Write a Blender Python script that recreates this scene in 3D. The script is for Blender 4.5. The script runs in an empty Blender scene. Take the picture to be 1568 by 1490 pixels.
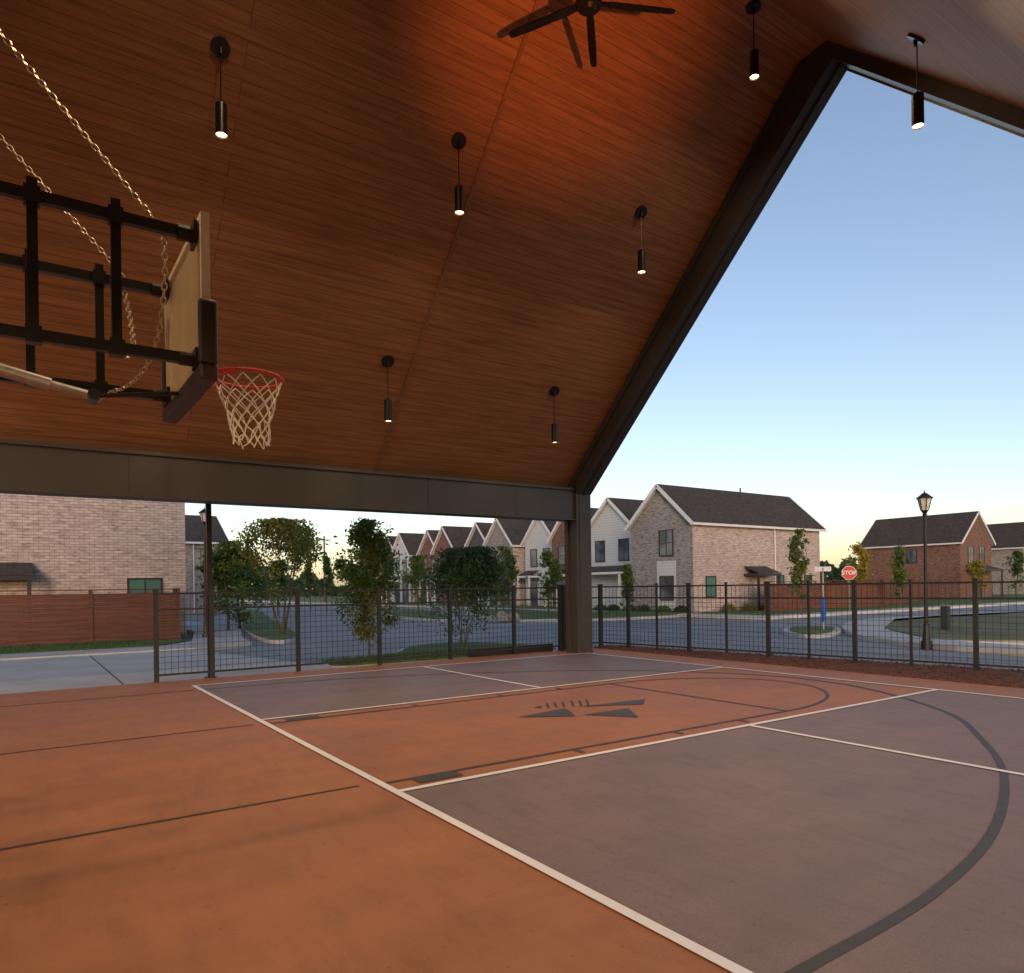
import bpy, math, random
import numpy as np
from mathutils import Vector, Matrix
random.seed(7); rng=np.random.default_rng(7)
sc=bpy.context.scene
sc.view_settings.view_transform='Standard'; sc.view_settings.look='None'; sc.view_settings.exposure=0

# ---------------------------------------------------------------- camera
F=1102.6; CY=898.26; YAW=.602; ROLL=.014; CAM=Vector((-2.427,-13.026,1.6))
d=Vector((math.sin(YAW),math.cos(YAW),0)); r=Vector((math.cos(YAW),-math.sin(YAW),0)); up=Vector((0,0,1))
cr=r*math.cos(ROLL)-up*math.sin(ROLL); cu=r*math.sin(ROLL)+up*math.cos(ROLL); cb=-d
cam=bpy.data.cameras.new("camera"); co=bpy.data.objects.new("camera",cam); sc.collection.objects.link(co)
co.matrix_world=Matrix(((cr.x,cu.x,cb.x,CAM.x),(cr.y,cu.y,cb.y,CAM.y),(cr.z,cu.z,cb.z,CAM.z),(0,0,0,1)))
cam.sensor_fit='HORIZONTAL'; cam.sensor_width=36; cam.lens=36*F/1568; cam.shift_y=(CY-745)/1568
cam.clip_start=.05; cam.clip_end=3000
sc.camera=co
def G(u,v,z=0.0):
    """survey helper: ground coordinates measured from the photograph"""
    du=u-784; dv=v-CY; a=du-.014*dv; b=dv+.014*du
    t=(1.6-z)*F/b; k=a/F
    return (CAM.x+t*(d.x+r.x*k), CAM.y+t*(d.y+r.y*k))

# ---------------------------------------------------------------- materials
def newmat(name):
    m=bpy.data.materials.new(name); m.use_nodes=True
    nt=m.node_tree; b=nt.nodes['Principled BSDF']; return m,nt,b
def ramp(nt,fac,stops):
    n=nt.nodes.new('ShaderNodeValToRGB'); e=n.color_ramp.elements
    while len(e)<len(stops): e.new(.5)
    for i,(p,c) in enumerate(stops): e[i].position=p; e[i].color=(*c,1)
    nt.links.new(fac,n.inputs[0]); return n.outputs[0]
def mix(nt,f,a,b,mode='MIX'):
    n=nt.nodes.new('ShaderNodeMix'); n.data_type='RGBA'; n.blend_type=mode
    for s,i in ((f,0),(a,6),(b,7)):
        if hasattr(s,'links'): nt.links.new(s,n.inputs[i])
        else: n.inputs[i].default_value=s if i==0 else (*s,1)
    return n.outputs[2]
def bump(nt,b,h,st=.3,dist=.01):
    n=nt.nodes.new('ShaderNodeBump'); n.inputs['Strength'].default_value=st; n.inputs['Distance'].default_value=dist
    nt.links.new(h,n.inputs['Height']); nt.links.new(n.outputs[0],b.inputs['Normal'])
def noise(nt,vec,scale,detail=4,rough=.55):
    n=nt.nodes.new('ShaderNodeTexNoise'); n.inputs['Scale'].default_value=scale; n.inputs['Detail'].default_value=detail; n.inputs['Roughness'].default_value=rough
    if vec is not None: nt.links.new(vec,n.inputs['Vector'])
    return n.outputs['Fac']
def mapping(nt,vec,sc_=(1,1,1),loc=(0,0,0)):
    n=nt.nodes.new('ShaderNodeMapping'); n.inputs['Scale'].default_value=sc_; n.inputs['Location'].default_value=loc
    nt.links.new(vec,n.inputs['Vector']); return n.outputs[0]
def geo(nt): return nt.nodes.new('ShaderNodeNewGeometry').outputs['Position']
def uv(nt): return nt.nodes.new('ShaderNodeUVMap').outputs[0]
def scl(c,k): return tuple(min(1,x*k) for x in c)
def mnoise(name,col,var=.25,scale=3,rough=.6,metal=0,bs=0,bscale=60,fine=.0,fscale=90):
    m,nt,b=newmat(name); p=geo(nt)
    f=noise(nt,p,scale,3)
    c=ramp(nt,f,[(.3,scl(col,1-var)),(.7,scl(col,1+var))])
    if fine:
        g=noise(nt,p,fscale,2,.7); c2=ramp(nt,g,[(.35,(1-fine,)*3),(.65,(1,)*3)])
        c=mix(nt,1.0,c,c2,'MULTIPLY')
    nt.links.new(c,b.inputs['Base Color']); b.inputs['Roughness'].default_value=rough; b.inputs['Metallic'].default_value=metal
    if bs: bump(nt,b,noise(nt,p,bscale,2,.7),bs,.01)
    return m
def mfloor(name,col,blot):
    m,nt,b=newmat(name); p=geo(nt)
    f=noise(nt,p,.9,6,.62); c=ramp(nt,f,[(.28,scl(col,1-blot)),(.5,col),(.74,scl(col,1+blot))])
    st=noise(nt,mapping(nt,p,(.5,2.2,1)),1.3,5,.6); c=mix(nt,1.0,c,ramp(nt,st,[(.3,(.86,.86,.86)),(.62,(1,1,1))]),'MULTIPLY')
    g=noise(nt,p,160,2,.8); c=mix(nt,1.0,c,ramp(nt,g,[(.34,(.72,.72,.72)),(.56,(1,1,1))]),'MULTIPLY')
    sp=noise(nt,p,11,3,.9); c=mix(nt,1.0,c,ramp(nt,sp,[(.29,(.6,.58,.56)),(.36,(1,1,1))]),'MULTIPLY')
    dm=noise(nt,mapping(nt,p,(3.2,.8,1),(4,2,0)),2.1,6,.7); c=mix(nt,1.0,c,ramp(nt,dm,[(.36,(.88,.87,.86)),(.52,(1,1,1)),(.72,(1,1,1))]),'MULTIPLY')
    nt.links.new(c,b.inputs['Base Color'])
    rr=nt.nodes.new('ShaderNodeMapRange'); nt.links.new(f,rr.inputs[0]); rr.inputs[3].default_value=.46; rr.inputs[4].default_value=.72
    nt.links.new(rr.outputs[0],b.inputs['Roughness']); bump(nt,b,g,.25,.004)
    b.inputs['Specular IOR Level'].default_value=.3
    return m
def mbrick(name,c1,c2,mort,w=.24,h=.075,var=.5,ms=.009):
    m,nt,b=newmat(name); v=uv(nt)
    n=nt.nodes.new('ShaderNodeTexBrick'); nt.links.new(v,n.inputs['Vector'])
    n.inputs['Scale'].default_value=1; n.inputs['Brick Width'].default_value=w; n.inputs['Row Height'].default_value=h
    n.inputs['Mortar Size'].default_value=ms; n.inputs['Mortar Smooth'].default_value=.3; n.inputs['Bias'].default_value=-.1
    n.inputs['Color1'].default_value=(*c1,1); n.inputs['Color2'].default_value=(*c2,1); n.inputs['Mortar'].default_value=(*mort,1)
    f=noise(nt,mapping(nt,v,(3,11,1)),1.0,2); c=mix(nt,1.0,n.outputs[0],ramp(nt,f,[(.33,(1-var,)*3),(.5,(1,1,1))]),'MULTIPLY')
    f2=noise(nt,v,.5,4); c=mix(nt,1.0,c,ramp(nt,f2,[(.3,(.85,.84,.83)),(.7,(1,1,1))]),'MULTIPLY')
    nt.links.new(c,b.inputs['Base Color']); b.inputs['Roughness'].default_value=.9; bump(nt,b,n.outputs['Fac'],-.4,.01)
    return m
def mplank(name,ca,cb_,w,groove=(.25,.25,.25),length=4.0,grain=1.0,rough=.5,gw=.004):
    m,nt,b=newmat(name); v=uv(nt)
    n=nt.nodes.new('ShaderNodeTexBrick'); nt.links.new(v,n.inputs['Vector'])
    n.inputs['Scale'].default_value=1; n.inputs['Brick Width'].default_value=length; n.inputs['Row Height'].default_value=w
    n.inputs['Mortar Size'].default_value=gw; n.inputs['Mortar Smooth'].default_value=.2; n.inputs['Bias'].default_value=0
    n.inputs['Color1'].default_value=(.0,.0,.0,1); n.inputs['Color2'].default_value=(1,1,1,1); n.inputs['Mortar'].default_value=(.5,.5,.5,1)
    n.offset=.37; n.offset_frequency=3
    add=nt.nodes.new('ShaderNodeVectorMath'); add.operation='MULTIPLY_ADD'
    nt.links.new(n.outputs[0],add.inputs[0]); add.inputs[1].default_value=(7,3,5); nt.links.new(v,add.inputs[2])
    g1=noise(nt,mapping(nt,add.outputs[0],(.6,11,1)),1.6,5,.6)
    g2=noise(nt,mapping(nt,add.outputs[0],(3,80,1)),1.2,2,.6)
    c=ramp(nt,g1,[(.28,scl(ca,1)),(.5,tuple((a+b2)/2 for a,b2 in zip(ca,cb_))),(.74,cb_)])
    c=mix(nt,1.0,c,ramp(nt,g2,[(.3,(.84,.83,.82)),(.6,(1,1,1))]),'MULTIPLY')
    c=mix(nt,.35*grain,c,ramp(nt,n.outputs[0],[(0,(.62,.62,.62)),(1,(1,1,1))]),'MULTIPLY')
    c=mix(nt,n.outputs['Fac'],c,tuple(x*g for x,g in zip(ca,groove)))
    nt.links.new(c,b.inputs['Base Color']); b.inputs['Roughness'].default_value=rough
    return m
def mleaf(name,c1,c2):
    m,nt,b=newmat(name); p=geo(nt)
    c=ramp(nt,noise(nt,p,2.3,2),[(.3,c1),(.7,c2)])
    nt.links.new(c,b.inputs['Base Color']); b.inputs['Roughness'].default_value=.6
    tr=nt.nodes.new('ShaderNodeBsdfTranslucent'); nt.links.new(c,tr.inputs[0]); mx=nt.nodes.new('ShaderNodeMixShader'); mx.inputs[0].default_value=.4
    o=nt.nodes['Material Output']; nt.links.new(b.outputs[0],mx.inputs[1]); nt.links.new(tr.outputs[0],mx.inputs[2]); nt.links.new(mx.outputs[0],o.inputs[0])
    return m
def memit(name,col,s):
    m,nt,b=newmat(name); b.inputs['Base Color'].default_value=(*col,1); b.inputs['Emission Color'].default_value=(*col,1); b.inputs['Emission Strength'].default_value=s; return m

M={}
M['orange']=mfloor('court_orange',(.41,.165,.070),.16)
M['mauve']=mfloor('court_mauve',(.245,.175,.165),.16)
M['white']=mnoise('line_white',(.84,.82,.80),.04,6,.6,fine=.08)
M['black']=mnoise('line_black',(.05,.04,.036),.2,6,.6,fine=.15)
M['joint']=mnoise('joint_dark',(.045,.03,.024),.2,6,.8)
M['bronze']=mnoise('bronze_paint',(.050,.043,.038),.12,1.2,.45)
M['ceil']=mplank('ceiling_wood',(.22,.094,.036),(.46,.215,.092),.145,length=14,rough=.62,groove=(.4,.4,.4),grain=.6)
M['seam']=mnoise('seam_trim',(.24,.12,.062),.1,2,.5)
M['steel']=mnoise('black_steel',(.018,.017,.017),.2,5,.35,metal=.3)
M['fence']=mnoise('fence_black',(.015,.015,.016),.2,5,.45)
M['galv']=mnoise('galvanized',(.42,.40,.38),.2,12,.4,metal=.9)
M['chain']=mnoise('chain_zinc',(.62,.50,.36),.2,30,.35,metal=.9)
M['conc']=mnoise('concrete',(.46,.44,.42),.14,.8,.85,bs=.2,fine=.15,fscale=120)
M['kerb']=mnoise('kerb',(.52,.50,.47),.12,1.5,.85,fine=.15)
M['asph']=mnoise('street_paving',(.27,.265,.265),.15,.35,.8,bs=.3,bscale=120,fine=.25,fscale=60)
M['grass']=mnoise('grass',(.10,.16,.030),.4,.9,.9,bs=.6,bscale=40,fine=.5,fscale=40)
M['field']=mnoise('dry_field',(.15,.145,.058),.4,.5,.9,bs=.6,bscale=30,fine=.5,fscale=25)
M['mulch']=mnoise('mulch',(.16,.055,.027),.5,14,.95,bs=1,bscale=45,fine=.6,fscale=70)
M['brick_w']=mbrick('brick_white',(.60,.50,.45),(.45,.355,.32),(.27,.23,.21),w=.30,h=.10,var=.35,ms=.011)
M['brick_g']=mbrick('brick_gray',(.38,.35,.335),(.23,.21,.20),(.28,.26,.25))
M['brick_b']=mbrick('brick_brown',(.25,.120,.080),(.13,.058,.040),(.20,.15,.13))
M['siding']=mplank('siding_white',(.55,.56,.58),(.62,.63,.65),.18,groove=(.6,.6,.6),length=30,grain=.1,rough=.6,gw=.012)
M['dark_siding']=mplank('siding_dark',(.07,.07,.075),(.09,.09,.095),.2,length=30,grain=.2,rough=.6)
M['shingle']=mbrick('shingles',(.075,.060,.052),(.045,.037,.033),(.03,.026,.025),w=.3,h=.14,var=.4)
M['trim']=mnoise('white_trim',(.66,.66,.66),.05,2,.5)
M['frame']=mnoise('window_frame',(.03,.03,.03),.1,2,.4)
M['cedar']=mplank('cedar_fence',(.085,.028,.016),(.22,.08,.045),.14,length=2.4,rough=.75)
M['teal']=mnoise('shade_teal',(.06,.16,.14),.1,2,.4)
m,nt,b=newmat('glass_pane'); b.inputs['Roughness'].default_value=.08; b.inputs['Specular IOR Level'].default_value=.8
nt.links.new(ramp(nt,noise(nt,geo(nt),.7,2),[(.4,(.03,.04,.05)),(.6,(.14,.17,.2))]),b.inputs['Base Color']); M['glass']=m
M['bark']=mnoise('bark',(.10,.075,.055),.3,9,.9,bs=.6,bscale=30)
M['leafg']=mleaf('leaf_green',(.045,.10,.020),(.10,.18,.035))
M['leafd']=mleaf('leaf_dark',(.026,.055,.015),(.058,.10,.026))
M['leafy']=mleaf('leaf_yellow',(.26,.21,.03),(.42,.32,.05))
M['leafm']=mleaf('leaf_olive',(.11,.14,.025),(.22,.23,.04))
M['red']=mnoise('rim_red',(.60,.03,.015),.1,8,.4)
M['net']=mnoise('net_cord',(.80,.74,.66),.1,20,.8)
M['pad']=mnoise('pad_maroon',(.032,.015,.013),.15,6,.5)
M['bframe']=mnoise('board_frame',(.80,.66,.46),.06,5,.4)
m,nt,b=newmat('board_glass'); b.inputs['Roughness'].default_value=.12
nt.links.new(ramp(nt,noise(nt,geo(nt),4,4),[(.3,(.76,.55,.26)),(.7,(.86,.68,.40))]),b.inputs['Base Color']); b.inputs['Alpha'].default_value=.66; M['bglass']=m
M['sign_red']=mnoise('sign_red',(.5,.02,.02),.05,3,.4)
M['sign_blue']=mnoise('sign_blue',(.03,.12,.45),.05,3,.4)
M['bulb']=memit('lamp_bulb',(1,.66,.30),9)
m,nt,b=newmat('lantern_glass'); b.inputs['Roughness'].default_value=.3
nt.links.new(ramp(nt,noise(nt,geo(nt),9,2),[(.3,(.6,.56,.46)),(.7,(.8,.76,.66))]),b.inputs['Base Color']); M['lantern']=m
M['rock']=mnoise('rock',(.3,.26,.23),.3,3,.9,bs=.6)

# ---------------------------------------------------------------- mesh builder
class MB:
    def __init__(s): s.v=[];s.f=[];s.m=[];s.uv=[];s.sm=[];s.mats=[]
    def mi(s,k):
        if k not in s.mats: s.mats.append(k)
        return s.mats.index(k)
    def poly(s,pts,mat,smooth=False,uvs=None):
        pts=[Vector(p) for p in pts]; i=len(s.v); s.v+=pts; s.f.append(tuple(range(i,i+len(pts)))); s.m.append(s.mi(mat)); s.sm.append(smooth)
        if uvs is None:
            n=(pts[1]-pts[0]).cross(pts[2]-pts[0])
            n=n.normalized() if n.length>1e-12 else Vector((0,0,1))
            if abs(n.z)>.98: ua,va=Vector((1,0,0)),Vector((0,1,0))
            else:
                ua=Vector((-n.y,n.x,0)).normalized()
                if abs(ua.x)>abs(ua.y):
                    if ua.x<0: ua=-ua
                elif ua.y<0: ua=-ua
                va=n.cross(ua)
                if va.z<0: va=-va
            uvs=[(p.dot(ua),p.dot(va)) for p in pts]
        s.uv.append(uvs)
    def box(s,x0,x1,y0,y1,z0,z1,mat):
        a,b,c,e=(x0,y0),(x1,y0),(x1,y1),(x0,y1)
        for (p,q) in ((a,b),(b,c),(c,e),(e,a)): s.poly([(*p,z0),(*q,z0),(*q,z1),(*p,z1)],mat)
        s.poly([(*a,z1),(*b,z1),(*c,z1),(*e,z1)],mat); s.poly([(*e,z0),(*c,z0),(*b,z0),(*a,z0)],mat)
    def obox(s,p0,p1,w,h,mat,upv=(0,0,1)):
        p0,p1=Vector(p0),Vector(p1); dd=(p1-p0).normalized(); u=Vector(upv)
        if abs(dd.dot(u))>.98: u=Vector((0,1,0))
        sx=dd.cross(u).normalized()*w/2; sy=sx.cross(dd).normalized()*h/2
        c0=[p0-sx-sy,p0+sx-sy,p0+sx+sy,p0-sx+sy]; c1=[p+(p1-p0) for p in c0]
        for i in range(4): j=(i+1)%4; s.poly([c0[i],c0[j],c1[j],c1[i]],mat)
        s.poly(c0[::-1],mat); s.poly(c1,mat)
    def cyl(s,p0,p1,r0,r1,mat,n=12,caps=True,capmat=None):
        p0,p1=Vector(p0),Vector(p1); dd=p1-p0
        if dd.length<1e-9: return
        dd.normalize(); a=dd.orthogonal().normalized(); bb=dd.cross(a)
        A=[p0+(a*math.cos(2*math.pi*i/n)+bb*math.sin(2*math.pi*i/n))*r0 for i in range(n)]
        B=[p1+(a*math.cos(2*math.pi*i/n)+bb*math.sin(2*math.pi*i/n))*r1 for i in range(n)]
        for i in range(n): j=(i+1)%n; s.poly([A[i],A[j],B[j],B[i]],mat,True)
        if caps: s.poly(A[::-1],mat); s.poly(B,capmat or mat)
    def path(s,pts,rad,mat,n=6):
        for i in range(len(pts)-1):
            s.cyl(pts[i],pts[i+1],rad,rad,mat,n,caps=False)
    def torus(s,c,ax1,ax2,R1,R2,rr,mat,n=12,k=5):
        c=Vector(c);ax1=Vector(ax1).normalized();ax2=Vector(ax2).normalized();nn=ax1.cross(ax2)
        rings=[]
        for i in range(n):
            t=2*math.pi*i/n; p=c+ax1*math.cos(t)*R1+ax2*math.sin(t)*R2; o=(ax1*math.cos(t)*R2+ax2*math.sin(t)*R1).normalized()
            rings.append([p+o*math.cos(2*math.pi*j/k)*rr+nn*math.sin(2*math.pi*j/k)*rr for j in range(k)])
        for i in range(n):
            A=rings[i];B=rings[(i+1)%n]
            for j in range(k): q=(j+1)%k; s.poly([A[j],A[q],B[q],B[j]],mat,True)
    def build(s,name,parent=None):
        me=bpy.data.meshes.new(name); me.from_pydata([tuple(p) for p in s.v],[],s.f); 
        for k in s.mats: me.materials.append(M[k])
        me.polygons.foreach_set('material_index',s.m); me.polygons.foreach_set('use_smooth',s.sm)
        l=me.uv_layers.new(name='UVMap'); flat=[c for f in s.uv for t in f for c in t]; l.data.foreach_set('uv',flat)
        me.update(); o=bpy.data.objects.new(name,me); sc.collection.objects.link(o)
        if parent: o.parent=parent
        return o
def weld(o):
    import bmesh
    bm=bmesh.new(); bm.from_mesh(o.data); bmesh.ops.remove_doubles(bm,verts=bm.verts,dist=.0005); bm.to_mesh(o.data); bm.free()
def empty(name,loc=(0,0,0)):
    e=bpy.data.objects.new(name,None); sc.collection.objects.link(e); return e
def bez(p0,p1,p2,n):
    p0,p1,p2=map(Vector,(p0,p1,p2)); return [p0*(1-t)**2+p1*2*t*(1-t)+p2*t*t for t in [i/n for i in range(n+1)]]

# ---------------------------------------------------------------- ground, streets
GZ=-.16; RZ=-.15; 
g=MB(); g.poly([(-900,-900,GZ),(1100,-900,GZ),(1100,1300,GZ),(-900,1300,GZ)],'field'); g.build('ground')
a=MB()
a.poly([(-60,4,RZ),(3,4,RZ),(3,1.3,RZ),(11.9,1.3,RZ),(11.9,-60,RZ),(26,-60,RZ),(26,120,RZ),(4,120,RZ),(4,16,RZ),(-60,16,RZ)],'asph')
a.build('street')
a=MB(); a.poly([(26,0,RZ),(160,0,RZ),(160,9,RZ),(26,9,RZ)],'asph'); a.build('street')
jt=MB()
for i in range(14): y=3+i*4.5; jt.box(9.6,26,y-.012,y+.012,RZ+.001,RZ+.005,'joint')
for x in (14.5,19.5): jt.box(x-.012,x+.012,-30,100,RZ+.006,RZ+.009,'joint')
jt.build('street_joint')
def slab(name,pts,z1,mat,edge='kerb',z0=-.17):
    s=MB(); s.poly([(x,y,z1) for x,y in pts],mat)
    n=len(pts)
    for i in range(n):
        p,q=pts[i],pts[(i+1)%n]
        s.poly([(*p,z0),(*q,z0),(*q,z1),(*p,z1)],edge)
    o=s.build(name)
    return o
def inset(pts,dist):
    c=Vector((sum(p[0] for p in pts)/len(pts),sum(p[1] for p in pts)/len(pts)))
    out=[]
    for p in pts:
        v=Vector(p)-c; L=v.length; v=v*(max(L-dist,.05)/L); out.append((c.x+v.x,c.y+v.y))
    return out
def smoothpoly(pts,it=2):
    for _ in range(it):
        o=[]
        for i in range(len(pts)):
            p=Vector(pts[i]);q=Vector(pts[(i+1)%len(pts)]); o.append(tuple(p*.75+q*.25)); o.append(tuple(p*.25+q*.75))
        pts=o
    return pts
def lawn(pts,mat='grass',k=.25,sm=True,z=-.03):
    if sm: pts=smoothpoly(pts)
    slab('kerb',pts,z,'kerb'); slab('lawn',inset(pts,k),z+.03,mat,edge=mat)
slab('concrete_apron',[(-40,1.05),(3.0,1.05),(3.0,1.9),(1.6,8.6),(-40,8.6)],-.035,'conc')
jt=MB()
for x in (-12,-8,-4.2,-.9): jt.box(x-.012,x+.012,1.2,8.5,-.04,-.031,'joint')
jt.build('pavement_joint')
slab('sidewalk',[(-40,8.9),(1.7,8.9),(3.6,10.2),(3.9,12.5),(5.2,18),(5.0,40),(3.5,40),(3.4,18),(2.2,12.0),(1.0,10.4),(-40,10.4)],-.01,'conc')
slab('lawn',[(-40,10.6),(.9,10.6),(1.9,12.1),(3.1,18),(3.1,30),(-40,30)],-.005,'grass',edge='grass')
lawn([G(358,936,-.1),G(392,934,-.1),G(418,950,-.1),G(450,968,-.1),G(458,980,-.1),G(420,986,-.1),G(385,975,-.1),G(362,955,-.1)])
lawn([(2.9,1.25),(9.3,1.25),(9.5,3.2),(8.5,5.6),(6.6,5.4),(4.9,2.9),(3.0,2.5)],'grass',k=.15)
lawn([G(575,936,-.1),G(640,934,-.1),G(700,944,-.1),G(690,952,-.1),G(640,948,-.1),G(590,944,-.1)])
lawn([G(700,936,-.1),G(790,934,-.1),G(860,940,-.1),G(1000,936,-.1),G(1080,940,-.1),G(980,948,-.1),G(860,950,-.1),G(760,952,-.1)],'grass')
lawn([G(1190,968,-.1),G(1215,961,-.1),G(1285,962,-.1),G(1290,971,-.1),G(1240,977,-.1)])
slab('sidewalk',smoothpoly([G(1300,974,-.1),G(1285,958,-.1),G(1330,949,-.1),G(1568,937,-.1),G(1568,941,-.1),G(1370,952,-.1),G(1345,964,-.1),G(1420,984,-.1),G(1720,1002,-.1),G(1720,1012,-.1),G(1400,990,-.1)],1),-.02,'conc')
lawn([G(1345,966,-.1),G(1362,950,-.1),G(1450,944,-.1),G(1620,936,-.1),G(1800,940,-.1),G(1800,1000,-.1),G(1568,985,-.1),G(1425,983,-.1)],'field',sm=False,z=-.05)
slab('lawn',[(28.2,9.5),(160,9.5),(160,40),(43,40),(43,110),(28.2,110)],-.03,'grass')
slab('sidewalk',[(27.0,8.4),(160,8.4),(160,9.4),(28.1,9.4),(28.1,110),(27.0,110)],-.01,'conc')
mb=[(9.75,1.05),(9.75,-15),(13.2,-15),(12.0,-8),(10.45,1.3)]
slab('mulch_bed',mb,.02,'mulch',edge='mulch')
slab('kerb',[(10.5,1.35),(10.68,1.35),(12.2,-8),(13.45,-15),(13.25,-15),(12.03,-8)],.0,'kerb')
ch=MB()
for _ in range(2600):
    y=random.uniform(-11,1.0); x=random.uniform(9.72,10.5-.17*(y-1)); z=.02+random.uniform(0,.03)
    t=random.uniform(0,math.pi); L=random.uniform(.02,.06)
    ch.obox((x,y,z),(x+math.cos(t)*L,y+math.sin(t)*L,z+random.uniform(-.01,.02)),.018,.008,'mulch')
ch.build('mulch_chips')
def blades(name,fn,n,h0,h1,z):
    V=[];Fs=[]
    for i in range(n):
        x,y=fn(); h=random.uniform(h0,h1); t=random.uniform(0,6.28); w2=.006; lx,ly=random.uniform(-.03,.03),random.uniform(-.03,.03)
        V+=[(x-math.cos(t)*w2,y-math.sin(t)*w2,z),(x+math.cos(t)*w2,y+math.sin(t)*w2,z),(x+lx,y+ly,z+h)]; Fs.append((3*i,3*i+1,3*i+2))
    me=bpy.data.meshes.new(name); me.from_pydata(V,[],Fs); me.materials.append(M['leafg']); o=bpy.data.objects.new(name,me); sc.collection.objects.link(o)
blades('grass_tufts',lambda:(random.uniform(3.1,8.9),random.uniform(1.4,2.9)),9000,.03,.09,-.01)
blades('grass_tufts',lambda:(random.uniform(-12,.9),random.uniform(10.7,13.6)),9000,.04,.12,-.01)

# ---------------------------------------------------------------- court
c=MB(); c.box(-10,9.75,-15,1.05,-.18,0,'orange'); c.build('court_slab')
HW=4.32;A1=3.979;A2=3.875; XW=HW*2; Y0=0; Y1=-A1; Y2=-A1-A2; Y3=Y2-A1
def rect(mbx,x0,x1,y0,y1,z,mat): mbx.poly([(x0,y0,z),(x1,y0,z),(x1,y1,z),(x0,y1,z)],mat)
c=MB(); rect(c,0,XW,Y1,Y0,.003,'mauve'); rect(c,0,XW,Y3,Y2,.003,'mauve'); c.build('court_service_areas')
w=.034; c=MB(); z=.010
rect(c,-w,w,Y3-w,Y0+w,z,'white'); rect(c,XW-w,XW+w,Y3-w,Y0+w,z,'white')
for y in (Y0,Y1,Y2,Y3): rect(c,w+.001,XW-w-.001,y-w,y+w,z,'white')
rect(c,HW-w,HW+w,Y1+w+.001,Y0-w-.001,z,'white'); rect(c,HW-w,HW+w,Y3+w+.001,Y2-w-.001,z,'white')
c.build('court_white_lines')
def strip(mbx,pts,wd,z,mat):
    pts=[Vector((p[0],p[1])) for p in pts]; L=[];R=[]
    for i,p in enumerate(pts):
        t=(pts[min(i+1,len(pts)-1)]-pts[max(i-1,0)]).normalized(); n=Vector((-t.y,t.x))*wd/2
        L.append(p+n);R.append(p-n)
    for i in range(len(pts)-1): mbx.poly([(*R[i],z),(*R[i+1],z),(*L[i+1],z),(*L[i],z)],mat)
YC=-5.92; KH=1.64
def cr_spline(P,n=14):
    P=[Vector(p) for p in P]; P=[P[0]*2-P[1]]+P+[P[-1]*2-P[-2]]; o=[]
    for i in range(1,len(P)-2):
        for j in range(n):
            t=j/n; a0,b0,c0,e0=P[i-1],P[i],P[i+1],P[i+2]
            o.append(.5*((2*b0)+(-a0+c0)*t+(2*a0-5*b0+4*c0-e0)*t*t+(-a0+3*b0-3*c0+e0)*t**3))
    o.append(P[-2]); return o
half=[(.06,-11.25),(1.4,-11.2),(2.75,-10.95),(4.36,-10.37),(5.65,-9.65),(6.68,-8.95),(7.53,-7.95),(8.1,-6.95)]
arc=[(x,y) for x,y in half]+[(8.3,YC)]+[(x,2*YC-y) for x,y in half[::-1]]
c=MB(); z=.006
strip(c,cr_spline(arc),.062,z,'black')
for sgn in (-1,1):
    y=YC+sgn*KH
    strip(c,[(-.02,y),(5.46,y)],.045,z,'black')
    rect(c,.27,.68,*sorted((y+sgn*.022,y+sgn*.18)),z+.001,'black')
    for x in (2.02,3.41,4.5): rect(c,x-.025,x+.025,*sorted((y+sgn*.022,y+sgn*.16)),z+.001,'black')
strip(c,[(5.46,YC-KH+.023),(5.46,YC+KH-.023)],.045,z,'black')
strip(c,[(5.48+2.3*math.sin(t),YC-KH*math.cos(t)) for t in [math.pi*i/40 for i in range(41)]],.045,z,'black')
c.build('court_black_lines')
c=MB()
for y,x1 in ((-7.5,-.16),(-4.22,-.13),(-.55,-.1)): rect(c,-10,x1,y-.016,y+.016,.004,'joint')
c.build('court_joints')
c=MB()
def lg(px,mat='black'): c.poly([(*G(u,v,.0),.007) for u,v in px],mat)
lg([(793,1099),(866,1085),(882,1097)]); lg([(884,1083),(988,1071),(985,1079),(926,1081)]); lg([(893,1095),(962,1085),(978,1099)])
for u in (838,850,862,876,888,899):
    lg([(u,1084-(u-838)*.06),(u+4,1084-(u-838)*.06),(u+1,1077-(u-838)*.08),(u-3,1077-(u-838)*.08)])
lg([(818,1084),(828,1081),(830,1085)])
c.build('court_logo')

# ---------------------------------------------------------------- pavilion
pav=empty('open_air_pavilion')
XL=-10.0; XI=8.5; XO=8.95
EY0=.55; EZ=3.95
RA=(-5.85,10.34); RB=(-6.35,10.40); EYN=-13.07
s=MB()
s.poly([(XL,EY0,EZ-.05),(XI,EY0,EZ-.05),(XI,RA[0],RA[1]),(XL,RA[0],RA[1])],'ceil')
s.poly([(XL,RA[0],RA[1]),(XI,RA[0],RA[1]),(XI,RB[0],RB[1]),(XL,RB[0],RB[1])],'ceil')
s.poly([(XL,RB[0],RB[1]),(XI,RB[0],RB[1]),(XI,EYN,EZ),(XL,EYN,EZ)],'ceil')
s.build('ceiling',pav)
s=MB()
T=.35
s.poly([(XL-.3,EY0+.5,EZ-.1),(XO+.25,EY0+.5,EZ-.1),(XO+.25,-6.1,10.4+T),(XL-.3,-6.1,10.4+T)],'bronze')
s.poly([(XL-.3,-6.1,10.4+T),(XO+.25,-6.1,10.4+T),(XO+.25,EYN-.5,EZ-.1),(XL-.3,EYN-.5,EZ-.1)],'bronze')
s.build('roof_deck',pav)
s=MB()
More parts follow.
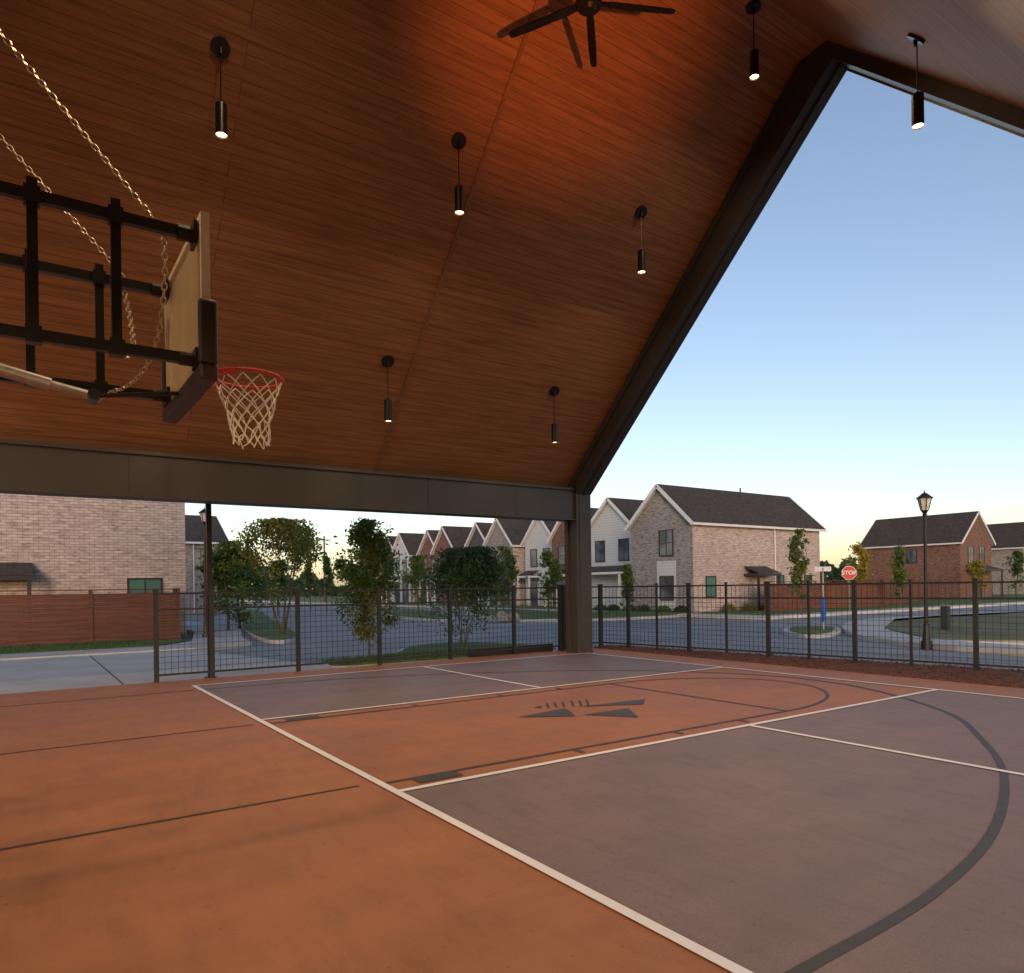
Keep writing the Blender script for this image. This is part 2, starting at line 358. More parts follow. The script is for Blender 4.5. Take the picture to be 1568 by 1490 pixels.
for x in (-4.6,3.55):
    sl=Vector((0,RA[0]-EY0,RA[1]-(EZ-.05))).normalized(); nn=Vector((0,-sl.z,sl.y)); nn=-nn if nn.z>0 else nn
    p0=Vector((x,EY0-.05,EZ)); p1=Vector((x,RA[0],RA[1]))
    s.obox(p0+nn*.006,p1+nn*.006,.06,.03,'seam',upv=nn)
    p0=Vector((x,EYN,EZ)); p1=Vector((x,RB[0],RB[1])); s.obox(p0+Vector((0,.004,-.004)),p1+Vector((0,.004,-.004)),.06,.03,'seam',upv=(0,.7,-.7))
s.build('ceiling_seam',pav)
def rake(x0,x1,name):
    s=MB()
    outer=[(.5,3.95),(-5.85,10.36),(-6.35,10.42),(-13.07,3.95)]
    inner=[(.13,3.78),(-6.45,10.05),(-12.75,3.95)]
    def seg(a0,a1,b1,b0,xa,xb):
        for x,fl in ((xa,1),(xb,0)):
            pts=[(x,*a0),(x,*a1),(x,*b1),(x,*b0)]; s.poly(pts if fl else pts[::-1],'bronze')
        s.poly([(xa,*b0),(xa,*b1),(xb,*b1),(xb,*b0)],'bronze')
    seg(outer[0],outer[1],inner[1],inner[0],x0,x1)
    s.poly([(x0,*outer[1]),(x0,*outer[2]),(x0,*inner[1])],'bronze')
    s.poly([(x1,*outer[2]),(x1,*outer[1]),(x1,*inner[1])],'bronze')
    seg(outer[2],outer[3],inner[2],inner[1],x0,x1)
    s.build(name,pav)
    s2=MB()
    off=.17
    for (p,q) in ((outer[0],outer[1]),):
        vec=Vector((0,q[0]-p[0],q[1]-p[1])).normalized(); nn=Vector((0,-vec.z,vec.y)); nn=nn if nn.z<0 else -nn
        A=Vector((x0-.04,p[0],p[1]))+nn*off; B=Vector((x0-.04,q[0],q[1]))+nn*off
        s2.obox(A,B,.08,.05,'bronze',upv=nn)
        s2.obox(Vector((x1-.22,inner[0][0],inner[0][1]-.0))+nn*.02,Vector((x1-.22,inner[1][0],inner[1][1]))+nn*.02,.05,.05,'bronze',upv=nn)
    s2.build(name+'_flange',pav)
rake(XI,XO,'gable_rake'); rake(XL-.45,XL,'gable_rake_west')
s=MB(); s.obox((XO-.02,-6.45,10.05-.02),(XO-.02,-12.6,4.1),.02,.03,'galv'); s.build('drip_edge',pav)
s=MB()
s.box(XL,XI-.002,.22,.56,3.18,3.93,'bronze'); s.box(XL,XI-.002,.16,.62,3.15,3.179,'bronze'); s.box(XL,XI-.002,.17,.219,3.86,3.91,'bronze')
for x in (-6.4,-.9,4.6): s.box(x-.004,x+.004,.214,.2195,3.18,3.86,'joint')
s.build('eave_beam',pav)
s=MB(); s.box(XL,XO,-13.45,-13.1,3.18,3.93,'bronze'); s.build('eave_beam_near',pav)
for (x0,x1,y0,y1) in ((XI,XO,.15,.52),(XL-.45,XL,.15,.52),(XI,XO,-13.5,-13.1),(XL-.45,XL,-13.5,-13.1)):
    s=MB(); s.box(x0,x1,y0,y1,0,3.95,'bronze')
    if y0>0:
        s.box(x0-.02,x0+.035,y0-.02,y1+.01,3.15,3.2,'bronze'); s.box(x0-.015,x1+.015,y0-.015,y1+.015,0,.03,'bronze')
        s.box(x0+.09,x1-.09,y0-.014,y0-.001,.05,3.9,'bronze')
        s.box(x0-.05,x0-.002,y1-.1,y1+.02,0,3.15,'bronze')
    s.build('column',pav)

# ---------------------------------------------------------------- pendants
def ceilz(y):
    if y>RA[0]: return EZ-.05+(EY0-y)*((RA[1]-EZ+.05)/(EY0-RA[0]))
    if y>RB[0]: return 10.37
    return 10.40-(RB[0]-y)*((10.40-EZ)/(RB[0]-EYN))
def pendant(x,y,energy=70):
    e=empty('pendant_light'); z=ceilz(y); s=MB()
    if y>RA[0]: n=Vector((0,-.71,-.70))
    elif y>RB[0]: n=Vector((0,0,-1))
    else: n=Vector((0,.70,-.72))
    p=Vector((x,y,z)); s.cyl(p-n*.01,p+n*.035,.115,.112,'steel',24); s.cyl(p+n*.03,p+n*.03-Vector((0,0,.07)),.025,.02,'steel',12)
    s.cyl(p,(x,y,z-.72),.008,.008,'steel',8); s.cyl((x,y,z-.67),(x,y,z-.70),.03,.04,'steel',14)
    s.cyl((x,y,z-.70),(x,y,z-1.08),.068,.068,'steel',24,caps=False); s.cyl((x,y,z-.70),(x,y,z-.705),.068,.068,'steel',24)
    s.cyl((x,y,z-1.055),(x,y,z-1.06),.064,.064,'bulb',20)
    s.build('fixture',e)
    L=bpy.data.lights.new('pendant_lamp','SPOT'); L.energy=energy; L.color=(1,.70,.42); L.spot_size=math.radians(180); L.spot_blend=1.0; L.shadow_soft_size=.1
    lo=bpy.data.objects.new('lamp',L); sc.collection.objects.link(lo); lo.location=(x,y,z-1.1); lo.parent=e
for x in (-3.7,-.3,3.07,6.83):
    pendant(x,-3.78,135); pendant(x if x<6 else 6.6,-8.68,255)
for x in (-.3,3.07,6.83): pendant(x,-1.2,45)
for x in (-.3,6.9): pendant(x,-6.15,240)

# ---------------------------------------------------------------- ceiling fan
fan=empty('ceiling_fan'); s=MB(); fx,fy,fz=3.6,-6.15,8.95
s.cyl((fx,fy,10.37),(fx,fy,10.25),.11,.07,'steel',20); s.cyl((fx,fy,10.3),(fx,fy,fz+.1),.03,.03,'steel',12)
s.cyl((fx,fy,fz+.14),(fx,fy,fz+.04),.09,.17,'steel',24); s.cyl((fx,fy,fz+.04),(fx,fy,fz-.06),.17,.15,'steel',24); s.cyl((fx,fy,fz-.06),(fx,fy,fz-.1),.1,.06,'steel',20)
s.build('motor',fan)
s=MB()
for k in range(5):
    t=math.radians(-26+72*k); dv=Vector((math.cos(t),math.sin(t),0)); sd=Vector((-math.sin(t),math.cos(t),.18)).normalized()
    c0=Vector((fx,fy,fz))
    pr=[(.12,.035),(.3,.052),(.8,.055),(1.08,.045),(1.13,.03)]
    up_=Vector((0,0,.010))
    for (ra,wa),(rb,wb) in zip(pr[:-1],pr[1:]):
        q=[c0+dv*ra-sd*wa,c0+dv*rb-sd*wb,c0+dv*rb+sd*wb,c0+dv*ra+sd*wa]
        s.poly([x+up_ for x in q],'steel'); s.poly([x-up_ for x in q][::-1],'steel')
        s.poly([q[0]-up_,q[1]-up_,q[1]+up_,q[0]+up_],'steel'); s.poly([q[2]-up_,q[3]-up_,q[3]+up_,q[2]+up_],'steel')
s.build('blades',fan)

up_=empty('beam_uplight'); s=MB(); s.box(1.5,1.7,-13.1,-12.95,3.3,3.5,'steel'); s.cyl((1.6,-12.97,3.42),(1.6,-12.82,3.56),.09,.1,'steel',20); s.build('housing',up_)
L=bpy.data.lights.new('uplight','SPOT'); L.energy=2300; L.color=(1,.26,.055); L.spot_size=math.radians(33); L.spot_blend=1.0; L.shadow_soft_size=.12
lo=bpy.data.objects.new('lamp',L); sc.collection.objects.link(lo); lo.location=(1.6,-12.76,3.62); lo.parent=up_
tgt=Vector((4.1,-5.3,9.7)); lo.rotation_euler=(tgt-lo.location).to_track_quat('-Z','Y').to_euler()

# ---------------------------------------------------------------- basketball hoop
hp=empty('basketball_hoop'); bx=-1.50; yn,yf=-8.59,-7.34; zb,zt=2.87,3.80; ym=(yn+yf)/2
s=MB()
s.box(bx-.008,bx+.008,yn+.03,yf-.03,zb+.03,zt-.03,'bglass')
for (a0,a1,b0,b1) in ((yn,yn+.035,zb,zt),(yf-.035,yf,zb,zt),(yn+.035,yf-.035,zt-.035,zt),(yn+.035,yf-.035,zb,zb+.035)): s.box(bx-.028,bx+.02,a0,a1,b0,b1,'bframe')
q=.006; x=bx+.010
for (a0,a1,b0,b1) in ((ym-.27,ym-.23,zb+.14,zb+.55),(ym+.23,ym+.27,zb+.14,zb+.55),(ym-.23,ym+.23,zb+.51,zb+.55),(ym-.23,ym+.23,zb+.14,zb+.18)): s.box(x,x+q,a0,a1,b0,b1,'trim')
s.build('backboard',hp)
s=MB()
s.box(bx-.05,bx+.055,yn-.03,yf+.03,zb-.05,zb+.045,'pad')
for y in (yn-.032,yf-.025): s.box(bx-.05,bx+.055,y,y+.057,zb+.046,zb+.42,'pad')
o=s.build('edge_padding',hp); weld(o); bv=o.modifiers.new('b','BEVEL'); bv.width=.02; bv.segments=3
s=MB(); rc=Vector((bx+.385,ym,3.045))
s.torus(rc,(1,0,0),(0,1,0),.228,.228,.010,'red',40,8)
s.box(bx+.03,bx+.16,ym-.11,ym+.11,3.03,3.045,'red'); s.box(bx+.02,bx+.045,ym-.12,ym+.12,2.90,3.05,'red')
for sy in (-1,1): s.path([Vector((bx+.04,ym+sy*.09,2.93)),Vector((bx+.26,ym+sy*.20,3.035))],.008,'red',8)
for i in range(12):
    t=2*math.pi*i/12+.13; p=rc+Vector((math.cos(t)*.228,math.sin(t)*.228,-.012)); s.torus(p,(math.cos(t),math.sin(t),0),(0,0,1),.012,.012,.003,'red',8,4)
s.build('rim',hp)
s=MB(); ns=12; lev=8
def netp(i,j):
    h=j/lev; rad=.222-(.222-.115)*(1-(1-h)**1.7)
    t=2*math.pi*i/(2*ns)+.13
    jx=.012*math.sin(i*2.1+j*1.3); 
    return rc+Vector((math.cos(t)*rad+jx*h+.02*h,math.sin(t)*rad-.012*h*math.cos(i*1.7),-.02-.43*h+.012*math.sin(i*1.9)*h))
for i in range(0,2*ns,2):
    for dr in (1,-1):
        pts=[netp(i+dr*j,j) for j in range(lev+1)]
        fine=cr_spline(pts,3); s.path(fine,.0045,'net',5)
for i in range(2*ns):
    for j in (3,6): 
        if (i+j)%2==0:
            p=netp(i,j); s.cyl(p+Vector((0,0,.008)),p-Vector((0,0,.008)),.007,.007,'net',6)
s.build('net',hp)
s=MB()
for y in (-8.45,-7.48):
    s.obox((bx-.03,y,3.71),(-4.6,y,3.71),.045,.06,'steel'); s.obox((bx-.03,y,2.97),(-4.6,y,2.97),.045,.06,'steel')
    for x in (-1.95,-2.34,-4.5):
        s.obox((x,y,2.93),(x,y,3.9 if x<-4 else 3.80),.05,.05,'steel')
        if x>-4:
            for zz in (3.71,2.97): s.box(x-.038,x+.038,y-.034,y+.034,zz-.045,zz+.045,'steel')
    s.obox((-4.5,y,3.9),(-4.5,y,ceilz(y)),.08,.08,'steel'); s.obox((-4.5,y,5.0),(-7.5,y,ceilz(y)),.06,.06,'steel')
    s.cyl((bx-.13,y,3.71),(bx-.02,y,3.71),.045,.045,'steel',12); s.cyl((bx-.13,y,2.97),(bx-.02,y,2.97),.04,.04,'steel',12)
    s.box(bx-.05,bx-.03,y-.06,y+.06,3.64,3.78,'steel'); s.box(bx-.05,bx-.03,y-.06,y+.06,2.92,3.03,'steel')
for x in (-4.5,):
    for z in (3.71,2.97): s.obox((x,-8.45,z),(x,-7.48,z),.04,.04,'steel')
s.build('support_frame',hp)
s=MB(); s.cyl((-4.4,-7.95,3.28),(-2.25,-7.95,2.84),.038,.038,'galv',14); s.cyl((-2.3,-7.95,2.85),(-2.02,-7.95,2.80),.026,.026,'galv',12); s.cyl((-2.05,-7.95,2.80),(bx-.03,-7.95,2.89),.014,.014,'steel',8); s.cyl((-2.03,-8.03,2.80),(-2.03,-7.87,2.80),.035,.035,'steel',12)
s.build('height_actuator',hp)
def chain(pts,name,pitch=.036,rr=.0035):
    s=MB(); pts=[Vector(p) for p in pts]; seg=[0]
    for a0,b0 in zip(pts[:-1],pts[1:]): seg.append(seg[-1]+(b0-a0).length)
    n=int(seg[-1]/pitch)
    def at(L):
        for i in range(len(seg)-1):
            if L<=seg[i+1]: f=(L-seg[i])/(seg[i+1]-seg[i]+1e-9); return pts[i].lerp(pts[i+1],f)
        return pts[-1]
    for i in range(n):
        p=at((i+.5)*pitch); t=(at((i+1)*pitch)-at(i*pitch)); 
        if t.length<1e-6: continue
        t.normalize(); a0=t.orthogonal().normalized(); b0=t.cross(a0); ax=a0*math.cos(.78+1.57*(i%2))+b0*math.sin(.78+1.57*(i%2))
        s.torus(p,t,ax,pitch*.62,pitch*.36,rr,'chain',8,4)
    s.build(name,hp)
chain([(-1.76,-8.45,3.76),(-2.467,-8.45,4.52),(-5.6,-8.45,7.9)],'chain_near')
chain([(-1.80,-7.48,3.76),(-2.5,-7.48,4.50),(-5.6,-7.48,7.8)],'chain_far')
chain(bez((-1.70,-8.45,3.66),(-1.62,-8.1,2.9),(-1.9,-7.5,2.95),24)+bez((-1.9,-7.5,2.95),(-1.96,-7.48,2.86),(-2.02,-7.48,2.9),4)[1:],'chain_slack',pitch=.042,rr=.0045)
chain(bez((-1.80,-7.48,3.66),(-1.72,-7.9,2.9),(-2.0,-8.4,3.02),24),'chain_slack_b',pitch=.042,rr=.0045)

# ---------------------------------------------------------------- fences
def fence_run(name,P,Q,posts,h=1.58,grid=.115,z0=.0,big=()):
    P=Vector((*P,0));Q=Vector((*Q,0)); L=(Q-P).length; t=(Q-P)/L; s=MB()
    at=lambda dd,z:P+t*dd+Vector((0,0,z))
    for i,dd in enumerate(posts):
        pw=.075 if (i in big or not big) else .045
        s.obox(at(dd,z0-.1),at(dd,h+.03),pw,pw,'fence',upv=t); s.obox(at(dd,h+.03),at(dd,h+.05),pw+.02,pw+.02,'fence',upv=t)
    for a0,b0 in zip(posts[:-1],posts[1:]):
        a1,b1=a0+.03,b0-.03
        for z in (h-.02,h-.30,z0+.12): s.obox(at(a1,z),at(b1,z),.035,.035,'fence')
        n=int((b1-a1)/grid)
        for i in range(1,n+1):
            x=a1+(b1-a1)*i/(n+1); s.obox(at(x,z0+.13),at(x,h-.03),.007,.007,'fence',upv=t)
        m_=int((h-.3-z0-.12)/grid)
        for j in range(1,m_+1):
            z=z0+.12+(h-.30-z0-.12)*j/(m_+1); s.obox(at(a1,z),at(b1,z),.007,.007,'fence')
    s.build(name)
fence_run('metal_mesh_fence',(-.42,1.0),(8.66,1.0),[0,.93,2.52,4.24,5.94,7.67,9.05])
P0=(10.1,1.1); dvx=Vector((.155,-1)).normalized(); 
ps=[0]
for y in (.25,-.6,-1.49,-2.45,-3.43,-4.3,-5.2,-6.2,-7.23,-8.3,-9.3,-10.4,-11.5,-12.6,-13.7): ps.append((1.1-y)/abs(dvx.y))
fence_run('metal_mesh_fence',P0,(P0[0]+dvx.x*ps[-1],P0[1]+dvx.y*ps[-1]),ps,big=(1,3,5,7,9,11,13))
fence_run('metal_mesh_fence',(8.75,1.0),(10.05,1.1),[0,1.3])
s=MB(); s.box(6.1,8.5,1.12,1.2,-.1,.18,'fence'); s.build('fence_kick_plate')
s=MB(); s.obox((.53,1.25,-.15),(.53,1.25,3.6),.09,.09,'steel',upv=(1,0,0)); s.cyl((.53,1.25,-.12),(.53,1.25,0),.11,.11,'steel',16); s.obox((.53,1.25,3.5),(.53,.5,3.5),.06,.06,'steel'); s.build('steel_post')

def wood_fence(P,Q,h=1.65,z0=-.03,name='wooden_fence'):
    P=Vector((*P,0));Q=Vector((*Q,0));L=(Q-P).length;t=(Q-P)/L;s=MB();n=max(1,int(L/2.4))
    at=lambda dd,z:P+t*dd+Vector((0,0,z))
    k=int((h-z0)/.145)
    for j in range(k):
        z=z0+.07+j*.145
        for i in range(n):
            a0=L*i/n+.05;b0=L*(i+1)/n-.05; o=random.uniform(-.006,.006)
            nn=Vector((-t.y,t.x,0))*o; s.obox(at(a0,z)+nn,at(b0,z)+nn,.03,.138,'cedar')
    for i in range(n+1): s.obox(at(L*i/n,z0),at(L*i/n,h+.02),.1,.11,'cedar',upv=t)
    s.obox(at(0,h+.03),at(L,h+.03),.15,.035,'cedar'); s.build(name)
wood_fence((-16,13.7),(2.1,13.7)); wood_fence((2.1,13.75),(2.4,16.2))

# ---------------------------------------------------------------- houses
def window(s,face,c_,z,w_,h_,x0,x1,y0,y1,shade=False,mat='frame'):
    pr=.05
    def bx_(a0,a1,z0,z1,d0,d1,mt):
        if face=='W': s.box(x0-d1,x0-d0,a0,a1,z0,z1,mt)
        if face=='E': s.box(x1+d0,x1+d1,a0,a1,z0,z1,mt)
        if face=='S': s.box(a0,a1,y0-d1,y0-d0,z0,z1,mt)
        if face=='N': s.box(a0,a1,y1+d0,y1+d1,z0,z1,mt)
    a0,a1=c_-w_/2,c_+w_/2
    bx_(a0,a1,z,z+h_,.002,.02,'teal' if shade else 'glass')
    f=.06
    bx_(a0-f,a0,z-f,z+h_+f,.002,pr,mat);bx_(a1,a1+f,z-f,z+h_+f,.002,pr,mat);bx_(a0,a1,z+h_,z+h_+f,.002,pr,mat);bx_(a0,a1,z-f,z,.002,pr+.02,mat)
    bx_(a0,a1,z+h_/2-.02,z+h_/2+.02,.021,.04,mat)
    if w_>.8: bx_(c_-.02,c_+.02,z+.001,z+h_/2-.021,.021,.04,mat);bx_(c_-.02,c_+.02,z+h_/2+.021,z+h_-.001,.021,.04,mat)
def house(name,x0,x1,y0,y1,eave,ridge,axis,wall='brick_w',gable=None,wins=(),porch=None,panel=None,base=-.1):
    e=empty(name); s=MB(); gable=gable or wall
    if axis=='X':
        ym_=(y0+y1)/2
        s.poly([(x0,y0,base),(x1,y0,base),(x1,y0,eave),(x0,y0,eave)],wall); s.poly([(x1,y1,base),(x0,y1,base),(x0,y1,eave),(x1,y1,eave)],wall)
        for x,fl in ((x0,1),(x1,0)):
            p=[(x,y1,base),(x,y0,base),(x,y0,eave),(x,ym_,ridge),(x,y1,eave)]; s.poly(p if fl else p[::-1],gable)
    else:
        xm=(x0+x1)/2
        s.poly([(x0,y1,base),(x0,y0,base),(x0,y0,eave),(x0,y1,eave)],wall); s.poly([(x1,y0,base),(x1,y1,base),(x1,y1,eave),(x1,y0,eave)],wall)
        for y,fl in ((y0,1),(y1,0)):
            p=[(x0,y,base),(x1,y,base),(x1,y,eave),(xm,y,ridge),(x0,y,eave)]; s.poly(p if fl else p[::-1],gable)
    s.build('walls',e)
    s=MB(); o=.28; tk=.14; t2=MB()
    if axis=='X':
        sl=(ridge-eave)/(ym_-y0)
        for ye,sg in ((y0-o,1),(y1+o,-1)):
            ze=eave-o*sl
            a0,b0=(x0-o,ye,ze+.05),(x1+o,ye,ze+.05); c0,d0=(x1+o,ym_,ridge+.05),(x0-o,ym_,ridge+.05)
            upq=[Vector(p)+Vector((0,0,tk)) for p in (a0,b0,c0,d0)]
            s.poly(upq,'shingle'); t2.poly([a0,b0,c0,d0][::-1],'trim')
            for x_ in (x0-o-.02,x1+o+.02): t2.obox((x_,ye,ze+.08),(x_,ym_-.0,ridge+.08),.035,.22,'trim')
            t2.obox((x0-o,ye-.03*sg,ze+.1),(x1+o,ye-.03*sg,ze+.1),.05,.14,'trim')
    else:
        sl=(ridge-eave)/(xm-x0)
        for xe,sg in ((x0-o,1),(x1+o,-1)):
            ze=eave-o*sl
            a0,b0=(xe,y0-o,ze+.05),(xe,y1+o,ze+.05); c0,d0=(xm,y1+o,ridge+.05),(xm,y0-o,ridge+.05)
            upq=[Vector(p)+Vector((0,0,tk)) for p in (a0,b0,c0,d0)]
            s.poly(upq,'shingle'); t2.poly([a0,b0,c0,d0],'trim')
            for y_ in (y0-o-.02,y1+o+.02): t2.obox((xe,y_,ze+.08),(xm,y_,ridge+.08),.035,.22,'trim')
            t2.obox((xe-.03*sg,y0-o,ze+.1),(xe-.03*sg,y1+o,ze+.1),.05,.14,'trim')
    s.build('roof',e); 
    if panel:
        for (fc,a0,a1,z0,z1,mt) in panel:
            if fc=='W': t2.box(x0-.03,x0-.001,a0,a1,z0,z1,mt)
            else: t2.box(a0,a1,y0-.03,y0-.001,z0,z1,mt)
    t2.build('fascia_trim',e)
    s=MB()
    for wv in wins: 
        fc,cc,z,w_,h_=wv[:5]; window(s,fc,cc,z,w_,h_,x0-(.03 if panel and fc=='W' else 0),x1,y0,y1,shade=(len(wv)>5))
    if s.v: s.build('windows',e)
    if porch:
        s=MB()
        for (fc,a0,a1,z,dep) in porch:
            if fc=='S':
                s.poly([(a0,y0-dep,z),(a1,y0-dep,z),(a1,y0-.002,z+.45),(a0,y0-.002,z+.45)],'shingle'); s.box(a0,a1,y0-dep,y0-.01,z-.16,z-.01,'frame')
                for ax in (a0+.1,a1-.1): s.obox((ax,y0-dep+.1,-.1),(ax,y0-dep+.1,z-.16),.12,.12,'frame')
            else:
                s.poly([(x0-dep,a1,z),(x0-dep,a0,z),(x0-.04,a0,z+.45),(x0-.04,a1,z+.45)],'shingle'); s.box(x0-dep,x0-.04,a0,a1,z-.16,z-.01,'trim')
                for ay in (a0+.1,a1-.1): s.obox((x0-dep+.1,ay,-.1),(x0-dep+.1,ay,z-.16),.12,.12,'trim')
        s.build('porch',e)
    s=MB()
    if axis=='X': s.cyl((x0+(x1-x0)*.55,ym_-.5,ridge-.6),(x0+(x1-x0)*.55,ym_-.5,ridge+.35),.05,.05,'frame',8); s.cyl((x0+(x1-x0)*.6,y0-.1,0),(x0+(x1-x0)*.6,y0-.1,eave),.04,.04,'trim',8)
    if s.v: s.build('roof_vent',e)
    return e
house('brick_house',-14,2.85,16.5,26,6.6,9.8,'X',wins=[('S',1.45,1.0,1.05,1.05,1)],porch=[('S',-5.4,-2.0,2.2,.9)])
house('brick_house',5.0,10.5,44,52,5.2,7.4,'X',wall='brick_g',wins=[('W',47,3.3,1,1.4),('S',6.6,3.4,.9,1.3),('S',8.8,3.4,.9,1.3)])
house('brick_house',29.5,42.0,15.1,20.1,5.2,7.45,'X',wall='brick_w',gable='brick_g',
  panel=[('W',16.4,17.9,-.05,3.0,'siding')],
  wins=[('W',17.1,3.35,1.0,1.45),('W',17.1,.7,1.0,1.35),('S',31.0,.9,.8,1.1,1),('S',37.6,1.25,.7,.8,1),('S',40.6,1.25,.7,.8)],porch=[('S',34.0,36.2,2.2,1.1)])
house('siding_house',31.6,43,21.6,27.0,5.2,7.5,'X',wall='brick_g',gable='siding',wins=[('W',23,3.3,.9,1.4),('W',25.4,3.3,.9,1.4),('S',33.2,3.3,.9,1.3)],porch=[('W',22,26.4,2.5,1.4)])
cyc=[('brick_b','brick_b'),('brick_g','siding'),('brick_w','brick_g'),('brick_g','dark_siding'),('brick_b','brick_b')]
y=28.4
for i in range(9):
    wl,gb=cyc[i%5]; xo=33.0+(i%2)*.9
    house('row_house',xo,45,y,y+4.4,5.3,7.6,'X',wall=wl,gable=gb,panel=[('W',y+.5,y+2.0,0,3,'siding' if i%2 else 'dark_siding')],wins=[('W',y+1.3,3.3,.8,1.4),('W',y+3.1,3.3,.8,1.4),('W',y+1.3,.7,.8,1.4),('W',y+3.2,.0,1.0,2.1)],porch=[('W',y+2.4,y+4.2,2.5,1.1)]); y+=4.95
house('brick_house',70,76.5,18.6,28,5.2,8.0,'Y',wall='brick_b',wins=[('S',72.1,3.3,1.0,1.5),('S',74.4,3.3,1.0,1.5),('S',73.2,.6,1.2,1.7),('W',23,3.4,.9,1.2)],porch=[('S',71,75.6,2.6,1.4)])
house('brick_house',89,96,20.5,31,5.2,8.0,'Y',wall='brick_g',wins=[('S',91.5,3.3,1,1.5),('S',94,3.3,1,1.5)],porch=[('S',90.5,94.6,2.6,1.4)])
house('brick_house',55,64,34,44,5.2,7.6,'X',wall='brick_b',wins=[('S',58,3.3,1,1.4)])
house('brick_house',102,110,18,30,5.2,8.0,'Y',wall='brick_w',wins=[('S',105,3.3,1,1.5)])
wood_fence((33.2,13.0),(45,12.6)); wood_fence((45.2,12.6),(66,18.5)); 

# ---------------------------------------------------------------- street furniture
def street_lamp(x,y,top,base=-.05):
    s=MB(); e=empty('street_lamp'); c_=lambda z:(x,y,z)
    s.cyl(c_(base-.1),c_(base+.12),.14,.13,'steel',16); s.cyl(c_(base+.12),c_(base+.5),.10,.065,'steel',16); s.cyl(c_(base+.5),c_(base+.56),.075,.075,'steel',16)
    zt_=top-.62; s.cyl(c_(base+.56),c_(zt_),.05,.036,'steel',14)
    s.cyl(c_(zt_-.06),c_(zt_),.055,.055,'steel',12); s.cyl(c_(zt_),c_(zt_+.1),.035,.09,'steel',12); s.build('pole',e)
    s=MB(); s.cyl(c_(zt_+.1),c_(zt_+.40),.085,.155,'lantern',6,caps=True); s.build('lantern',e)
    s=MB()
    for i in range(6):
        t=2*math.pi*i/6; a0=Vector((0,0,1)).orthogonal().normalized(); b0=Vector((0,0,1)).cross(a0); dr=a0*math.cos(t)+b0*math.sin(t)
        s.cyl(Vector(c_(zt_+.1))+dr*.088,Vector(c_(zt_+.4))+dr*.158,.011,.011,'steel',6)
    s.cyl(c_(zt_+.40),c_(zt_+.43),.20,.19,'steel',12); s.cyl(c_(zt_+.43),c_(zt_+.54),.18,.05,'steel',12); s.cyl(c_(zt_+.54),c_(zt_+.62),.022,.006,'steel',8)
    s.build('cap',e)
street_lamp(16.7,-3.85,3.92); street_lamp(3.02,13.9,4.55)
def stop_sign(x,y):
    e=empty('stop_sign'); s=MB(); s.obox((x,y,-.15),(x,y,2.5),.05,.05,'galv',upv=(1,0,0)); s.build('post',e)
    n=Vector((-.83,-.56,0)).normalized(); rt=Vector((0,0,1)).cross(n)
    s=MB(); R=.40; c0=Vector((x,y,2.1))+n*.035
    def octa(R,o,mt): 
        pts=[c0+n*o+rt*math.cos(math.pi/8+i*math.pi/4)*R+Vector((0,0,1))*math.sin(math.pi/8+i*math.pi/4)*R for i in range(8)]; s.poly(pts,mt)
    octa(R,.0,'trim');octa(R*.94,.004,'sign_red')
    s.build('plate',e)
    cu_=bpy.data.curves.new('stop_text','FONT'); cu_.body='STOP'; cu_.size=.30; cu_.align_x='CENTER'; cu_.align_y='CENTER'; cu_.extrude=.002; cu_.offset=.006
    to=bpy.data.objects.new('lettering',cu_); sc.collection.objects.link(to); cu_.materials.append(M['trim']); to.parent=e
    to.matrix_world=Matrix.Translation(c0+n*.010)@Matrix((rt,Vector((0,0,1)),n)).transposed().to_4x4()
stop_sign(35.6,9.3)
e=empty('street_name_sign'); s=MB(); xx,yy=G(1261,968,-.1); s.cyl((xx,yy,-.1),(xx,yy,2.1),.03,.03,'galv',10); s.build('post',e); s=MB(); s.obox((xx,yy,.25),(xx,yy,1.1),.10,.10,'sign_blue'); s.obox((xx-.25,yy+.15,2.05),(xx+.25,yy-.15,2.05),.02,.16,'trim'); s.build('blades',e)
x_,y_=(CAM.x+95*(d.x+r.x*-.26),CAM.y+95*(d.y+r.y*-.26)); s=MB(); s.cyl((x_,y_,-.2),(x_,y_,8.6),.16,.11,'bark',8); s.obox((x_-.9,y_,8.1),(x_+.9,y_,8.1),.1,.12,'bark'); s.build('utility_pole')
s=MB(); xx,yy=G(1448,968,-.1); s.box(xx-.11,xx+.11,yy-.11,yy+.11,-.1,.75,'frame'); s.box(xx-.13,xx+.13,yy-.13,yy+.13,.751,.80,'galv'); s.build('utility_pedestal')
s=MB(); cx_,cy_=G(766,950,-.05)
for i in range(5):
    px,py=cx_+random.uniform(-.8,.8),cy_+random.uniform(-.4,.4); R=random.uniform(.15,.35)
    pts=[]
    for a_ in range(3):
        zz=[-.05,R*.7,R*1.1][a_]; rr=[R,R*.85,R*.3][a_]; pts.append([Vector((px+math.cos(t*1.047)*rr*random.uniform(.8,1.2),py+math.sin(t*1.047)*rr*random.uniform(.8,1.2),zz)) for t in range(6)])
    for a_ in range(2):
        for j in range(6): s.poly([pts[a_][j],pts[a_][(j+1)%6],pts[a_+1][(j+1)%6],pts[a_+1][j]],'rock')
    s.poly(pts[2],'rock')
s.build('boulders')

